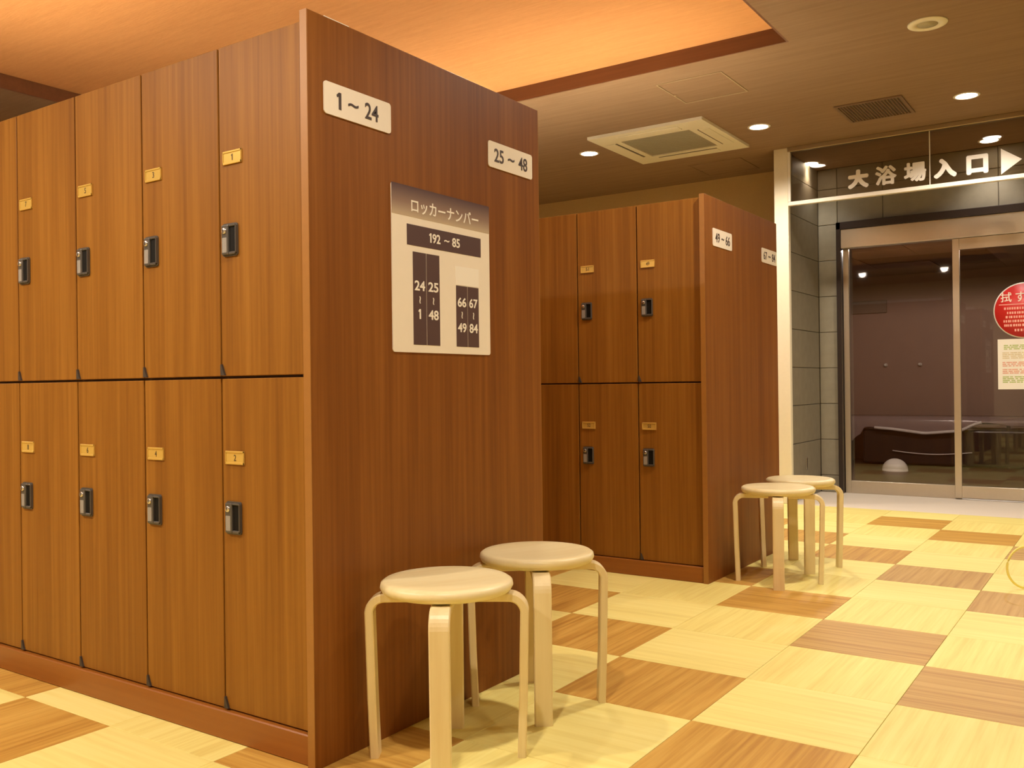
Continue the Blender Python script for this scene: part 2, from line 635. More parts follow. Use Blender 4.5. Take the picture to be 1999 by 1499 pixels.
# transom: frame, two panes
TY = 7.09
g = Geo()
g.box(-2.225, 2.0, TY - 0.02, TY + 0.02, 2.300, 2.330, 'white_metal', 0.003)
tr = struct(g.build('window_1'), 'glass transom over the bath entrance')
g = Geo()
g.box(-2.225, -2.205, TY - 0.02, TY + 0.02, 2.330, 2.715, 'white_metal', 0.003)
g.build('window_frame', tr)
g = Geo()
g.box(-2.225, 2.0, TY - 0.025, TY + 0.025, 2.715, CEIL, 'bronze', 0.003)
g.build('window_frame', tr)
g = Geo()
g.box(-1.2185, -1.2125, TY - 0.006, TY + 0.006, 2.330, 2.715, 'white_metal')
g.build('glazing_joint', tr)
for a, b in ((-2.205, -1.2185), (-1.2125, 0.2)):
    g = Geo()
    g.box(a, b, TY - 0.004, TY + 0.004, 2.330, 2.715, 'transom_glass')
    g.build('pane', tr)

# sliding doors
g = Geo()
g.box(DW0, DW0 + 0.036, DY - 0.05, DY + 0.12, 0, DTOP, 'dark_frame', 0.003)
g.box(DW0, DW1, DY - 0.05, DY + 0.12, DTOP - 0.062, DTOP, 'dark_frame', 0.003)
g.box(DW1 - 0.036, DW1, DY - 0.05, DY + 0.12, 0, DTOP - 0.062, 'dark_frame', 0.003)
struct(g.build('trim_5'), 'dark outer frame of the sliding doors')
g = Geo()
g.box(DW0 + 0.036, DW1 - 0.036, DY - 0.045, DY + 0.06, 2.058, DTOP - 0.062, 'steel', 0.004)
struct(g.build('trim_6'), 'brushed metal header box above the sliding doors')


def leaf(name, label, x0, x1, y, zt, zb, sl, sr, rb, rtp, mat):
    q = Geo()
    q.box(x0, x0 + sl, y, y + 0.035, zb, zt, mat, 0.002)
    o = struct(q.build(name), label)
    q = Geo()
    q.box(x1 - sr, x1, y, y + 0.035, zb, zt, mat, 0.002)
    q.build('stile', o)
    q = Geo()
    q.box(x0 + sl, x1 - sr, y, y + 0.035, zb, zb + rb, mat, 0.002)
    q.build('bottom_rail', o)
    if rtp:
        q = Geo()
        q.box(x0 + sl, x1 - sr, y, y + 0.035, zt - rtp, zt, mat, 0.002)
        q.build('top_rail', o)
    q = Geo()
    q.box(x0 + sl, x1 - sr, y + 0.013, y + 0.021, zb + rb, zt - rtp, 'door_glass')
    q.build('pane', o)
    return o


leaf('door_1', 'fixed glass door panel on the left', DW0 + 0.040, -1.17, DY + 0.01, 2.056, 0.0, 0.045, 0.04, 0.105, 0, 'steel')
leaf('door_2', 'sliding glass door panel with red round notice', -1.213, DW1 - 0.04, DY - 0.03, 2.056, 0.012, 0.05, 0.05, 0.095, 0.088, 'steel')

# room behind the doors
IY, IZ = 11.6, 2.2
g = Geo()
g.box(-4.2, 1.2, 8.15, IY + 0.1, -0.12, 0, 'inner_floor')
struct(g.build('floor_inner'), 'dark floor behind the glass doors')
g = Geo()
g.box(-4.2, 1.2, IY, IY + 0.1, 0, 2.6, 'inner_wall')
wi = struct(g.build('wall_inner'), 'plum brown wall seen through the glass doors')
g = Geo()
g.box(-4.3, -4.2, 8.15, IY, 0, 2.6, 'inner_wall')
struct(g.build('wall_inner_left'))
g = Geo()
g.box(1.2, 1.3, 8.15, IY, 0, 2.6, 'inner_wall')
struct(g.build('wall_inner_right'))
g = Geo()
g.box(-4.2, 1.2, 8.15, IY, IZ + 0.004, IZ + 0.1, 'grout')
ci = struct(g.build('ceiling_inner'), 'tiled ceiling behind the glass doors')
for i in range(9):
    for j in range(6):
        xa, ya = -4.2 + i * 0.6, 8.15 + j * 0.575
        if (i, j) in ((4, 3), (4, 4), (3, 3)):
            continue
        key = 'ceil'
        if key not in cache:
            q = Geo()
            q.box(0.002, 0.598, 0.002, 0.573, -0.006, 0.004, 'inner_tile', 0.001)
            cache[key] = q.mesh('ceiling_tile')
        put('ceiling_tile', cache[key], ci, (xa, ya, IZ))

# ------------------------------------------------------------------ locker banks
LOCK_W, LOCK_H = 0.060, 0.088


def lock_mesh():
    q = Geo()
    # local: x right, y up, z out of the door; origin at the upper left corner
    w, h = LOCK_W, LOCK_H
    q.prism(rounded_rect(0, w, -h, 0, 0.007), 0, 0.004, 'lock_body')
    q.box(0.002, 0.029, -h + 0.004, -0.004, 0.003, 0.010, 'lock_body', 0.0025, 2)          # raised lock case
    q.box(w - 0.0045, w - 0.001, -h + 0.008, -0.006, 0.003, 0.009, 'lock_body', 0.001)      # rim of the pull
    q.box(0.030, w - 0.0045, -0.009, -0.004, 0.003, 0.009, 'lock_body', 0.001)
    q.box(0.030, w - 0.0045, -h + 0.004, -h + 0.011, 0.003, 0.009, 'lock_body', 0.001)
    q.box(0.0305, w - 0.005, -h + 0.0115, -0.0095, 0.0035, 0.0046, 'lock_dark')             # hollow of the pull
    q.lathe([(0.0085, 0.0), (0.0085, 0.003), (0.0065, 0.0045), (0, 0.0045)], 'lock_chrome', 20, (0.0145, -0.020, 0.0095))
    q.box(0.0137, 0.0153, -0.0245, -0.0155, 0.0136, 0.0145, 'lock_dark')
    q.prism(rounded_rect(0.006, 0.024, -0.078, -0.038, 0.002), 0.0098, 0.0106, 'lock_label')
    return q.mesh('lock_handle')


def plate_mesh(num, w=0.075, h=0.036):
    q = Geo()
    q.prism([(0, -h), (w, -h), (w, 0), (0, 0)], 0, 0.0025, 'brass')
    for (a, b, c, d) in ((0, w, -0.005, 0), (0, w, -h, -h + 0.006), (0, 0.003, -h, 0), (w - 0.003, w, -h, 0)):
        q.box(a, b, c, d, 0.002, 0.0045, 'brass', 0.0008)
    nw = 0.0085 if len(num) == 1 else 0.018
    if num == '1':
        nw = 0.004
    solid_text(q, num, w * 0.52, -h / 2, 0.0026, nw, 0.017, 'brass_ink', 0.01, 0.0006)
    return q.mesh('number_plate')


def bumper_mesh():
    q = Geo()
    q.prism([(0, 0), (0.017, 0), (0.011, 0.012), (0.004, 0.03), (0, 0.03)], 0, 0.006, 'bumper')
    return q.mesh('corner_bumper')


LOCKM, BUMPM = lock_mesh(), bumper_mesh()


def locker_bank(label, xp, y0, y1, ncol, cw, zb, zs, zt, first, door_y, plate_off, lock_off):
    t = thing('locker_bank', label, 'lockers', (xp, y0, 0), group='wood-grain locker banks')
    D = y1 - y0
    PT = 0.024
    W = ncol * cw + PT
    dy = door_y - y0
    # end panel with pale edge bands
    q = Geo()
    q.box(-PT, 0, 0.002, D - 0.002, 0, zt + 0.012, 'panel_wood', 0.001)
    ep = q.build('end_panel', t)
    q = Geo()
    q.box(-PT, 0, 0, 0.002, 0, zt + 0.012, 'edge_band')
    q.build('edge_band', ep)
    q = Geo()
    q.box(-PT, 0, D - 0.002, D, 0, zt + 0.012, 'edge_band')
    q.build('edge_band', ep)
    # carcass
    q = Geo()
    q.box(-W, -PT, dy + 0.021, D - 0.02, 0.03, zt - 0.006, 'carcass')
    q.build('carcass', t)
    q = Geo()
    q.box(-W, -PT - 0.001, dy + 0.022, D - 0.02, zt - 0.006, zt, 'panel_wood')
    q.build('top_board', t)
    q = Geo()
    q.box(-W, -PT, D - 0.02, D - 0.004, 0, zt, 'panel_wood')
    q.build('back_board', t)
    q = Geo()
    q.box(-W, -PT - 0.001, dy - 0.014, dy + 0.02, 0, zb - 0.003, 'skirt_wood', 0.003)
    q.build('kickboard', t)
    gp = 0.0028
    meshes = []
    for (za, zc) in ((zs + 0.0035, zt), (zb, zs - 0.0035)):
        q = Geo()
        q.box(gp, cw - gp, 0, 0.02, 0, zc - za, 'door_wood', 0.0016)
        meshes.append((q.mesh('door'), za, zc))
    for c in range(ncol):
        for row in range(2):
            me, za, zc = meshes[row]
            num = first + 2 * c + row
            d = put('door', me, t, (-PT - (c + 1) * cw, dy, za))
            d['label'] = 'wooden locker door numbered %d' % num
            px, pz = plate_off[row]
            put('number_plate', plate_mesh(str(num)), d, (px, -0.0002, pz - za), FACE_NY)
            lx, lz = lock_off[row]
            put('lock_handle', LOCKM, d, (lx, -0.0002, lz - za), FACE_NY)
            put('corner_bumper', BUMPM, d, (gp + 0.001, -0.0002, 0.002), FACE_NY)
    return t


XP1 = -1.68
locker_bank('tall wood-grain locker bank in the foreground, signed 1 to 24 and 25 to 48', XP1, 1.585, 2.637, 12, 0.3475, 0.080, 0.972, 1.862, 1, 1.612,
            [(0.020, 1.578), (0.017, 0.775)], [(0.017, 1.384), (0.019, 0.640)])
XP2 = -1.675
locker_bank('wood-grain locker bank farther back, signed 49 to 66 and 67 to 84', XP2, 4.065, 5.105, 9, 0.3375, 0.078, 0.946, 1.818, 49, 4.085,
            [(0.022, 1.545), (0.020, 0.752)], [(0.024, 1.358), (0.024, 0.625)])


# ------------------------------------------------------------------ signs on the end panels
def number_sign(text, label, xp, y0, y1, z0, z1, tw, th):
    w, h = y1 - y0, z1 - z0
    t = thing('number_sign', label, 'sign', (xp + 0.0001, (y0 + y1) / 2, z0), group='white number signs on the locker banks')
    q = Geo()
    q.prism(rounded_rect(-w / 2, w / 2, 0, h, 0.009), 0, 0.003, 'sign_cream')
    q.build('plate', t, (0, 0, 0), FACE_X)
    a, b = text.split('~')
    na, nb = len(a), len(b)
    dw = th * 0.62
    wa, wb, gap = dw * na * (0.45 if a == '1' else 1), dw * nb, (tw - dw * (na * (0.45 if a == '1' else 1) + nb))
    x = -tw / 2
    for part, name, w, hh in ((a, 'numeral', wa, th), ('~', 'tilde', gap * 0.46, th * 0.25), (b, 'numeral', wb, th)):
        if name == 'tilde':
            x += gap * 0.27
        q = Geo()
        solid_text(q, part, x + w / 2, h / 2, 0.003, w * 0.97, hh, 'sign_ink', 0.03 if name == 'tilde' else 0.014)
        q.build(name, t, (0, 0, 0), FACE_X)
        x += w + (gap * 0.27 if name == 'tilde' else 0)


number_sign('1~24', 'white sign reading 1 to 24 at the near end of the foreground locker panel', XP1, 1.639, 1.888, 1.630, 1.712, 0.150, 0.043)
number_sign('25~48', 'white sign reading 25 to 48 at the far end of the foreground locker panel', XP1, 2.343, 2.593, 1.630, 1.712, 0.190, 0.043)
number_sign('49~66', 'small white sign reading 49 to 66 on the farther locker bank', XP2, 4.165, 4.412, 1.597, 1.682, 0.190, 0.046)
number_sign('67~84', 'small white sign reading 67 to 84 beside the cream post', XP2, 4.853, 5.095, 1.590, 1.668, 0.190, 0.044)

by0, by1, bz0, bz1 = 1.886, 2.340, 1.037, 1.501
BW, BH = by1 - by0, bz1 - bz0
mp = thing('locker_map_sign', 'cream locker number map with dark blocks on the foreground panel', 'sign', (XP1 + 0.0001, by0, bz0))


def board(name, parent, x0, x1, y0, y1, z0, z1, mat, r=0.0):
    q = Geo()
    q.prism(rounded_rect(x0, x1, y0, y1, r) if r else [(x0, y0), (x1, y0), (x1, y1), (x0, y1)], z0, z1, mat)
    return q.build(name, parent, (0, 0, 0), FACE_X)


board('board', mp, 0, BW, 0, BH, 0, 0.003, 'sign_cream', 0.008)
hd = board('header_band', mp, 0.0, BW, BH - 0.085, BH, 0.003, 0.0034, 'sign_header')
q = Geo()
solid_text(q, 'ロッカーナンバー', 0, 0, 0.0, 0.315, 0.040, 'sign_white', 0.012, 0.0006)
q.build('header_lettering', mp, (0.0036, 0.5 * BW + 0.012, BH - 0.052), FACE_X)
# blocks measured on the board (u, v in metres from the lower left corner)
for (u0, u1, v0, v1, rows, sz) in (
        (0.062, 0.408, 0.300, 0.358, [('1', 0.166, 0.330, 0.008, 0.027), ('92', 0.1915, 0.330, 0.036, 0.027), ('~h', 0.2395, 0.330, 0.024, 0.0065), ('85', 0.2835, 0.330, 0.037, 0.027)], 0),
        (0.086, 0.1435, 0.022, 0.283, [('24', 0.1148, 0.189, 0.045, 0.028), ('~', 0.1148, 0.149, 0.020, 0.006), ('1', 0.1148, 0.109, 0.009, 0.028)], 0),
        (0.1455, 0.204, 0.022, 0.283, [('25', 0.1748, 0.189, 0.045, 0.028), ('~', 0.1748, 0.149, 0.020, 0.006), ('48', 0.1748, 0.109, 0.045, 0.028)], 0),
        (0.282, 0.3370, 0.022, 0.204, [('66', 0.3095, 0.155, 0.042, 0.028), ('~', 0.3095, 0.117, 0.020, 0.006), ('49', 0.3095, 0.079, 0.042, 0.028)], 0),
        (0.3390, 0.394, 0.022, 0.204, [('67', 0.3665, 0.155, 0.042, 0.028), ('~', 0.3665, 0.117, 0.020, 0.006), ('84', 0.3665, 0.079, 0.042, 0.028)], 0)):
    bl = board('map_block', mp, u0, u1, v0, v1, 0.003, 0.0036, 'sign_plum')
    for s_, u, v, w, h in rows:
        q = Geo()
        body = s_[0] if s_[0] == '~' else s_
        solid_text(q, body, 0, 0, 0, w, h, 'sign_white', 0.02, 0.0006)
        q.build('numeral', bl, (u, v, 0.0037), (0, 0, math.pi / 2 if s_ == '~' else 0))
board('blank_block', mp, 0.280, 0.396, 0.206, 0.262, 0.003, 0.0036, 'sign_white')

# white strip added for the bright sliver on the top edge of the near bank
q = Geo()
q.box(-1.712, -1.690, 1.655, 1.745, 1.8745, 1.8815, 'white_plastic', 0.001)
tag(q.build('white_strip'), 'thin white strip added for the bright sliver on top of the foreground locker panel', 'strip')

# linear uplights on top of the near bank, hidden from below; farther pair added to brighten recess and wall
UPL = (('linear uplight on top of the foreground lockers near the end panel', -2.45, 2.15, 1.8622),
       ('linear uplight on top of the foreground lockers far from the end panel', -4.3, 2.15, 1.8622),
       ('unseen linear uplight added on top of the farther lockers near the end panel', -2.45, 4.62, 1.8182),
       ('unseen linear uplight added on top of the farther lockers away from the end panel', -3.9, 4.62, 1.8182))
for lab, x, y, z in UPL:
    t = thing('uplight_batten', lab, 'lamp', (x, y, z), group='uplights on the lockers')
    q = Geo()
    q.box(-0.6, 0.6, -0.05, 0.05, 0, 0.03, 'white_plastic')
    for a, b, c, d in ((-0.6, 0.6, -0.056, -0.05), (-0.6, 0.6, 0.05, 0.056), (-0.606, -0.6, -0.056, 0.056), (0.6, 0.606, -0.056, 0.056)):
        q.box(a, b, c, d, 0, 0.062, 'white_plastic')
    q.build('housing', t)
    q = Geo()
    q.box(-0.58, 0.58, -0.02, 0.02, 0.0302, 0.045, 'uplight_tube', 0.004)
    q.build('tube', t)


# ------------------------------------------------------------------ stools
def seat_mesh():
    q = Geo()
    R = 0.170
    q.lathe([(0, 0.418), (R - 0.022, 0.418), (R - 0.006, 0.424), (R, 0.435), (R - 0.002, 0.445), (R - 0.010, 0.4505), (R - 0.03, 0.4505), (R - 0.08, 0.4475), (0, 0.4465)], 'birch', 56)
    return q.mesh('seat')


def leg_mesh():
    q = Geo()
    i = q.mi('birch_leg')
    th, wd = 0.022, 0.050
    path = [(0.045, 0.406), (0.13, 0.406), (0.158, 0.4055)]
    cxr, czr, rr = 0.158, 0.3655, 0.040
    for k in range(1, 9):
        a = math.radians(90 - 84 * k / 8)
        path.append((cxr + rr * math.cos(a), czr + rr * math.sin(a)))
    path += [(0.196, 0.30), (0.1925, 0.15), (0.187, 0.0)]
    rings = []
    for k, (r, z) in enumerate(path):
        a = Vector(path[max(k - 1, 0)])
        b = Vector(path[min(k + 1, len(path) - 1)])
        t = (b - a).normalized()
        n = Vector((-t.y, t.x))
        if k == len(path) - 1:
            n = Vector((1, 0))
        h = th / 2
        c = Vector((r, z))
        o1, o2 = c + n * h, c - n * h
        e = 0.003
        w = wd / 2
        ring = []
        d = n * e
        for (pp, y) in ((o1 - d, -w), (o1, -w + e), (o1, w - e), (o1 - d, w), (o2 + d, w), (o2, w - e), (o2, -w + e), (o2 + d, -w)):
            ring.append(q.bm.verts.new((pp.x, y, pp.y)))
        rings.append(ring)
    for A, B in zip(rings, rings[1:]):
        for s_ in range(8):
            f = q.bm.faces.new((A[s_], A[(s_ + 1) % 8], B[(s_ + 1) % 8], B[s_]))
            f.material_index = i
    q.bm.faces.new(rings[0]).material_index = i
    q.bm.faces.new(rings[-1]).material_index = i
    return q.mesh('leg')


SEATM, LEGM = seat_mesh(), leg_mesh()
for p in SEATM.polygons:
    p.use_smooth = True


def stool(label, x, y, ang):
    t = thing('round_stool', label, 'stool', (x, y, 0), (0, 0, math.radians(ang)), 'round birch stools')
    put('seat', SEATM, t, (0, 0, 0), (0, 0, math.radians(30)))
    for k in range(4):
        put('leg', LEGM, t, (0, 0, 0), (0, 0, math.pi / 2 * k))


stool('pale birch stool nearest the camera, its front leg cut by the picture edge', -1.468, 1.845, 33)
stool('pale birch stool behind the nearest one, beside the foreground locker panel', -1.485, 2.296, 37)
stool('pale birch stool at the front of the pair by the farther locker bank', -1.415, 4.290, 18)
stool('pale birch stool at the back of the pair by the farther locker bank', -1.435, 4.70, 29)


# ------------------------------------------------------------------ ceiling fixtures
def spot(name, loc, power, col, size=150, blend=0.7, radius=0.05, parent=None):
    l = bpy.data.lights.new(name, 'SPOT')
    l.energy = power
    l.color = col
    l.spot_size = math.radians(size)
    l.spot_blend = blend
    l.shadow_soft_size = radius
    o = bpy.data.objects.new(name, l)
    C.objects.link(o)
    o.parent = parent
    o.location = loc
    return o


def downlight_meshes(lens):
    q = Geo()
    q.lathe([(0.062, 0.0), (0.062, -0.003), (0.070, -0.005), (0.078, -0.003), (0.080, 0.0), (0.062, 0.0)], 'white_metal', 32)
    a = q.mesh('trim_ring')
    q = Geo()
    q.lathe([(0, 0.0005), (0.0615, 0.0005), (0.0615, -0.0025), (0, -0.0025)], lens, 32)
    return a, q.mesh('lens')


DLM = downlight_meshes('lamp_lens')


def downlight(label, x, y, z, power, col, size=150):
    t = thing('downlight', label, 'light', (x, y, z), group='round ceiling downlights')
    put('trim_ring', DLM[0], t, (0, 0, -0.0005))
    put('lens', DLM[1], t, (0, 0, -0.001))
    spot('downlight_lamp', (0, 0, -0.012), power, col, size, parent=t)
    return t


LROW = 6.40
downlight('round downlight left of the ceiling air conditioner', -3.54, 6.30, CEIL, P_MAIN * 0.8, WARM)
downlight('round downlight over the far aisle left of the others', -4.87, 6.30, CEIL, P_MAIN * 0.6, WARM)
downlight('unseen round downlight added past the left end of the orange recess', -6.25, 1.0, CEIL, P_MAIN * 0.6, WARM)  # unseen lamp added to brighten the ceiling and wall at far left
downlight('round downlight right of the ceiling air conditioner', -2.205, 6.37, CEIL, P_MAIN * 0.85, WARM)
downlight('round downlight right of the brown ceiling vent', -0.89, 6.475, CEIL, P_MAIN * 0.8, WARM)
downlight('round downlight seen through the glass left of the entrance lettering', -2.235, 7.70, CEIL, P_VEST, NEUTRAL, 105)
downlight('round downlight seen through the glass above the entrance arrow', -0.92, 7.79, CEIL, P_VEST, NEUTRAL, 105)
downlight('round downlight over the aisle beside the farther stools', -0.89, 3.65, CEIL, P_MAIN, WARM)
downlight('round downlight over the aisle beside the nearest stools', -0.89, 0.9, CEIL, P_MAIN, WARM)
downlight('round downlight over the middle of the room on the right', 0.45, 3.65, CEIL, P_MAIN * 0.35, WARM)
downlight('round downlight over the right of the room by the camera', 0.45, 0.9, CEIL, P_MAIN * 0.3, WARM)
downlight('round downlight over the far right corner of the room', 0.45, 6.45, CEIL, P_MAIN * 0.5, WARM)
downlight('round downlight in the orange recess between the locker banks', -2.13, 3.35, REC_Z, P_AISLE, WARM)
downlight('round downlight in the ceiling before the foreground lockers, nearer the end panel', -2.575, -0.10, CEIL, P_FRONT, WARM, 176)
downlight('round downlight in the ceiling before the foreground lockers, farther left', -3.83, -0.05, CEIL, P_FRONT, WARM, 176)
for k, (x, y) in enumerate(((-2.0, 8.62), (-0.75, 8.62))):  # unseen lamps added to light the inner room, bowl and bench
    t = thing('downlight', ('unseen lamp added just behind the metal header of the fixed glass door', 'unseen lamp added just behind the metal header of the sliding glass door')[k],
              'light', (x, y, IZ - 0.0065), group='added lamps behind the glass doors')
    put('trim_ring', DLM[0], t, (0, 0, 0))
    put('lens', DLM[1], t, (0, 0, 0))
    spot('downlight_lamp', (0, 0, -0.012), P_INNER * 2.0, NEUTRAL, 178, 0.15, parent=t)

# cassette air conditioner
ax0, ax1, ay0, ay1 = -3.32, -2.43, 5.88, 6.80
ac = thing('ceiling_air_conditioner', 'cream square cassette air conditioner in the brown ceiling', 'air conditioner', ((ax0 + ax1) / 2, (ay0 + ay1) / 2, CEIL))
aw, ah = (ax1 - ax0) / 2, (ay1 - ay0) / 2
gi = 0.27
q = Geo()
zt_, zb_ = -0.0005, -0.022
for (a, b, c, d) in ((-aw, aw, gi, ah), (-aw, aw, -ah, -gi), (-aw, -gi, -gi, gi), (gi, aw, -gi, gi)):
    q.box(a, b, c, d, zb_, zt_, 'appliance')
q.build('panel', ac)
q = Geo()
q.box(-gi, gi, -gi, gi, -0.012, -0.004, 'grille')
gr = q.build('grille', ac)
q = Geo()
q.box(-gi + 0.004, gi - 0.004, -0.0035, 0.0035, -0.020, -0.0125, 'grille')
sm = q.mesh('slat')
for k in range(22):
    put('slat', sm, gr, (0, -gi + 0.02 + k * (2 * gi - 0.04) / 21, 0))
for k in range(4):
    t_ = Euler((0, 0, k * math.pi / 2))
    rr = 0.375
    q = Geo()
    q.box(-0.24, 0.24, rr - 0.045, rr + 0.03, zb_ - 0.006, zb_ - 0.0005, 'appliance', 0.002)
    f = q.build('air_flap', ac, (0, 0, 0), t_)
    q = Geo()
    q.box(-0.24, 0.24, rr - 0.058, rr - 0.046, zb_ - 0.0015, zb_ - 0.0003, 'slot_dark')
    q.build('air_slot', f)
q = Geo()
q.box(0.13, 0.145, ah - 0.09, ah - 0.075, zb_ - 0.002, zb_ - 0.0003, 'slot_dark')
q.build('indicator', ac)

# brown louvre vent
vx0, vx1, vy0, vy1 = -1.645, -1.225, 6.20, 6.65
vt = thing('ceiling_vent', 'brown louvred vent in the ceiling above the entrance', 'vent', ((vx0 + vx1) / 2, (vy0 + vy1) / 2, CEIL))
vw, vh = (vx1 - vx0) / 2, (vy1 - vy0) / 2
q = Geo()
fr_ = 0.022
for (a, b, c, d) in ((-vw, vw, vh - fr_, vh), (-vw, vw, -vh, -vh + fr_), (-vw, -vw + fr_, -vh + fr_, vh - fr_), (vw - fr_, vw, -vh + fr_, vh - fr_)):
    q.box(a, b, c, d, -0.010, -0.0005, 'vent_brown', 0.001)
q.build('frame', vt)
q = Geo()
q.box(-vw + fr_, vw - fr_, -vh + fr_, vh - fr_, -0.002, -0.0005, 'slot_dark')
q.build('backing', vt)
q = Geo()
q.box(-0.0045, 0.0045, -vh + fr_, vh - fr_, -0.009, -0.002, 'vent_brown')
sm = q.mesh('slat')
ns = 19
for k in range(ns):
    put('slat', sm, vt, (-vw + fr_ + 0.012 + k * (2 * (vw - fr_) - 0.024) / (ns - 1), 0, 0), (0, math.radians(25), 0))


# access hatches
def hatch(label, x0, x1, y0, y1, mat, lw):
    t = thing('access_hatch', label, 'hatch', ((x0 + x1) / 2, (y0 + y1) / 2, CEIL), group='ceiling access hatches')
    w, h = (x1 - x0) / 2, (y1 - y0) / 2
    q = Geo()
    for (a, b, c, d) in ((-w, w, h - lw, h), (-w, w, -h, -h + lw), (-w, -w + lw, -h + lw, h - lw), (w - lw, w, -h + lw, h - lw)):
        q.box(a, b, c, d, -0.004, -0.0005, mat)
    q.build('frame', t)
    q = Geo()
    q.box(-w + lw + 0.002, w - lw - 0.002, -h + lw + 0.002, h - lw - 0.002, -0.0022, -0.0005, 'ceiling_brown')
    q.build('lid', t)
    q = Geo()
    q.lathe([(0, -0.006), (0.010, -0.006), (0.012, -0.0025), (0, -0.0025)], mat, 16, (-w + 0.012, 0.12 * h, 0))
    q.build('latch', t)


hatch('square access hatch outlined in the ceiling beside the orange recess', -2.40, -1.985, 5.10, 5.55, 'hatch_line', 0.008)
hatch('faint access hatch in the ceiling behind the air conditioner', -3.08, -2.63, 7.15, 7.60, 'ceiling_brown', 0.010)

# ceiling speaker
sp_ = thing('ceiling_speaker', 'round cream ceiling speaker with dark centre', 'speaker', (-0.868, 5.046, CEIL))
q = Geo()
q.lathe([(0.050, -0.0005), (0.050, -0.008), (0.075, -0.012), (0.093, -0.006), (0.096, -0.0005), (0.05, -0.0005)], 'appliance', 48)
q.build('ring', sp_)
q = Geo()
q.lathe([(0, -0.0005), (0.0495, -0.0005), (0.0495, -0.007), (0, -0.009)], 'grille', 40)
q.build('grille', sp_)

# ------------------------------------------------------------------ entrance lettering on the transom
es = thing('entrance_lettering', 'large white Japanese lettering and arrow on the glass transom', 'lettering', (-1.80, TY - 0.0045, 2.35))
for ch, cx, cz, w, h in (('大', -1.706, 2.440, 0.150, 0.140), ('浴', -1.512, 2.440, 0.148, 0.140), ('場', -1.314, 2.437, 0.150, 0.140),
                         ('入', -1.116, 2.436, 0.150, 0.138), ('口', -0.912, 2.433, 0.137, 0.135)):
    q = Geo()
    br = 0.0058 if ch in '浴場' else 0.0095     # bold: the same strokes drawn again around a small circle
    for k in range(10):
        a = 2 * math.pi * k / 10
        solid_text(q, ch, br * math.cos(a), br * math.sin(a), 0.00002 * k, w - 2 * br, h - 2 * br, 'letter_white', 0.0, 0.003)
    q.build('character', es, (cx + 1.80, 0, cz - 2.35), FACE_NY)
q = Geo()
q.prism([(-0.766, 2.342), (-0.640, 2.430), (-0.766, 2.518)], 0, 0.003, 'letter_white')
q.build('arrow', es, (1.80, 0, -2.35), FACE_NY)

# ------------------------------------------------------------------ notices on the sliding door
NY = DY - 0.03 + 0.0125
rn = thing('round_notice', 'round red notice with white rim stuck on the glass door', 'notice', (-0.715, NY, 1.272))
q = Geo()
q.lathe([(0, 0), (0.213, 0), (0.213, 0.002), (0, 0.002)], 'sign_white', 56)
q.build('rim', rn, (0, 0, 0.195), FACE_NY)
q = Geo()
q.lathe([(0, 0.002), (0.205, 0.002), (0.205, 0.0028), (0, 0.0028)], 'red_print', 56)
q.build('face', rn, (0, 0, 0.195), FACE_NY)
for ch, u, v, s_ in (('拭', -0.125, 0.105, 0.075), ('す', -0.030, 0.105, 0.062)):
    q = Geo()
    solid_text(q, ch, 0, 0, 0, s_, 0.075, 'sign_white', 0.01, 0.0006)
    q.build('character', rn, (u, -0.003, 0.195 + v), FACE_NY)
q = Geo()
q.box(-0.175, 0.175, 0.045, 0.051, 0.0028, 0.0034, 'pink_print')
q.build('rule_line', rn, (0, 0, 0.195), FACE_NY)
for k, (w, v) in enumerate(((0.14, 0.018), (0.12, -0.016), (0.13, -0.048), (0.145, -0.080), (0.14, -0.112), (0.07, -0.150))):
    q = Geo()
    x = -w
    rr_ = random.Random(k)
    while x < w:
        d = rr_.uniform(0.007, 0.014)
        q.box(x, x + d, v - 0.009, v + 0.009, 0.0028, 0.0034, 'pink_print')
        x += d + rr_.uniform(0.003, 0.009)
    q.build('text_line', rn, (0, 0, 0.195), FACE_NY)

pn = thing('paper_notice', 'white paper notice with green and red print on the glass door', 'notice', (-0.72, NY, 0.865))
q = Geo()
q.box(-0.182, 0.16, 0, 0.385, 0, 0.0015, 'paper')
q.build('sheet', pn, (0, 0, 0), FACE_NY)
for nm, a, b, c, d, mt_ in (('heading_print', -0.14, 0.12, 0.305, 0.345, 'print_green'), ('print_band', -0.15, 0.13, 0.235, 0.285, 'print_tan'),
                            ('print_band', -0.15, 0.13, 0.175, 0.215, 'print_red'), ('print_band', -0.15, 0.13, 0.12, 0.16, 'print_red'),
                            ('print_band', -0.15, 0.13, 0.05, 0.105, 'print_green')):
    q = Geo()
    rr_ = random.Random(a + c)
    v = c
    while v < d - 0.004:
        x = a
        while x < b:
            e = rr_.uniform(0.012, 0.05)
            q.box(x, min(b, x + e), v, v + 0.009, 0.0015, 0.002, mt_)
            x += e + rr_.uniform(0.002, 0.012)
        v += 0.0135
    q.build(nm, pn, (0, 0, 0), FACE_NY)

# socket on the stone side wall
q = Geo()
q.box(0, 0.005, -0.022, 0.022, 0, 0.115, 'lock_chrome', 0.0015)
q.box(0.005, 0.007, -0.007, 0.007, 0.02, 0.095, 'slot_dark')
tag(q.build('wall_plate', None, (SWX + 0.0005, 7.585, 0.22)), 'small metal plate with dark slot low on the stone side wall', 'wall plate')

# ------------------------------------------------------------------ behind the glass
bn = thing('covered_bench', 'long bench under a plum vinyl sheet behind the glass doors', 'bench', (-1.7, 11.0, 0))
q = Geo()
q.box(-1.20, 1.3, -0.15, 0.35, 0.47, 0.535, 'inner_dark')
q.build('top', bn)
for x in (-1.08, 0.56, 1.15):
    q = Geo()
    q.tube([(x, -0.1, 0.0), (x, -0.1, 0.47)], 0.018, 'steel', 10)
    q.build('leg', bn)


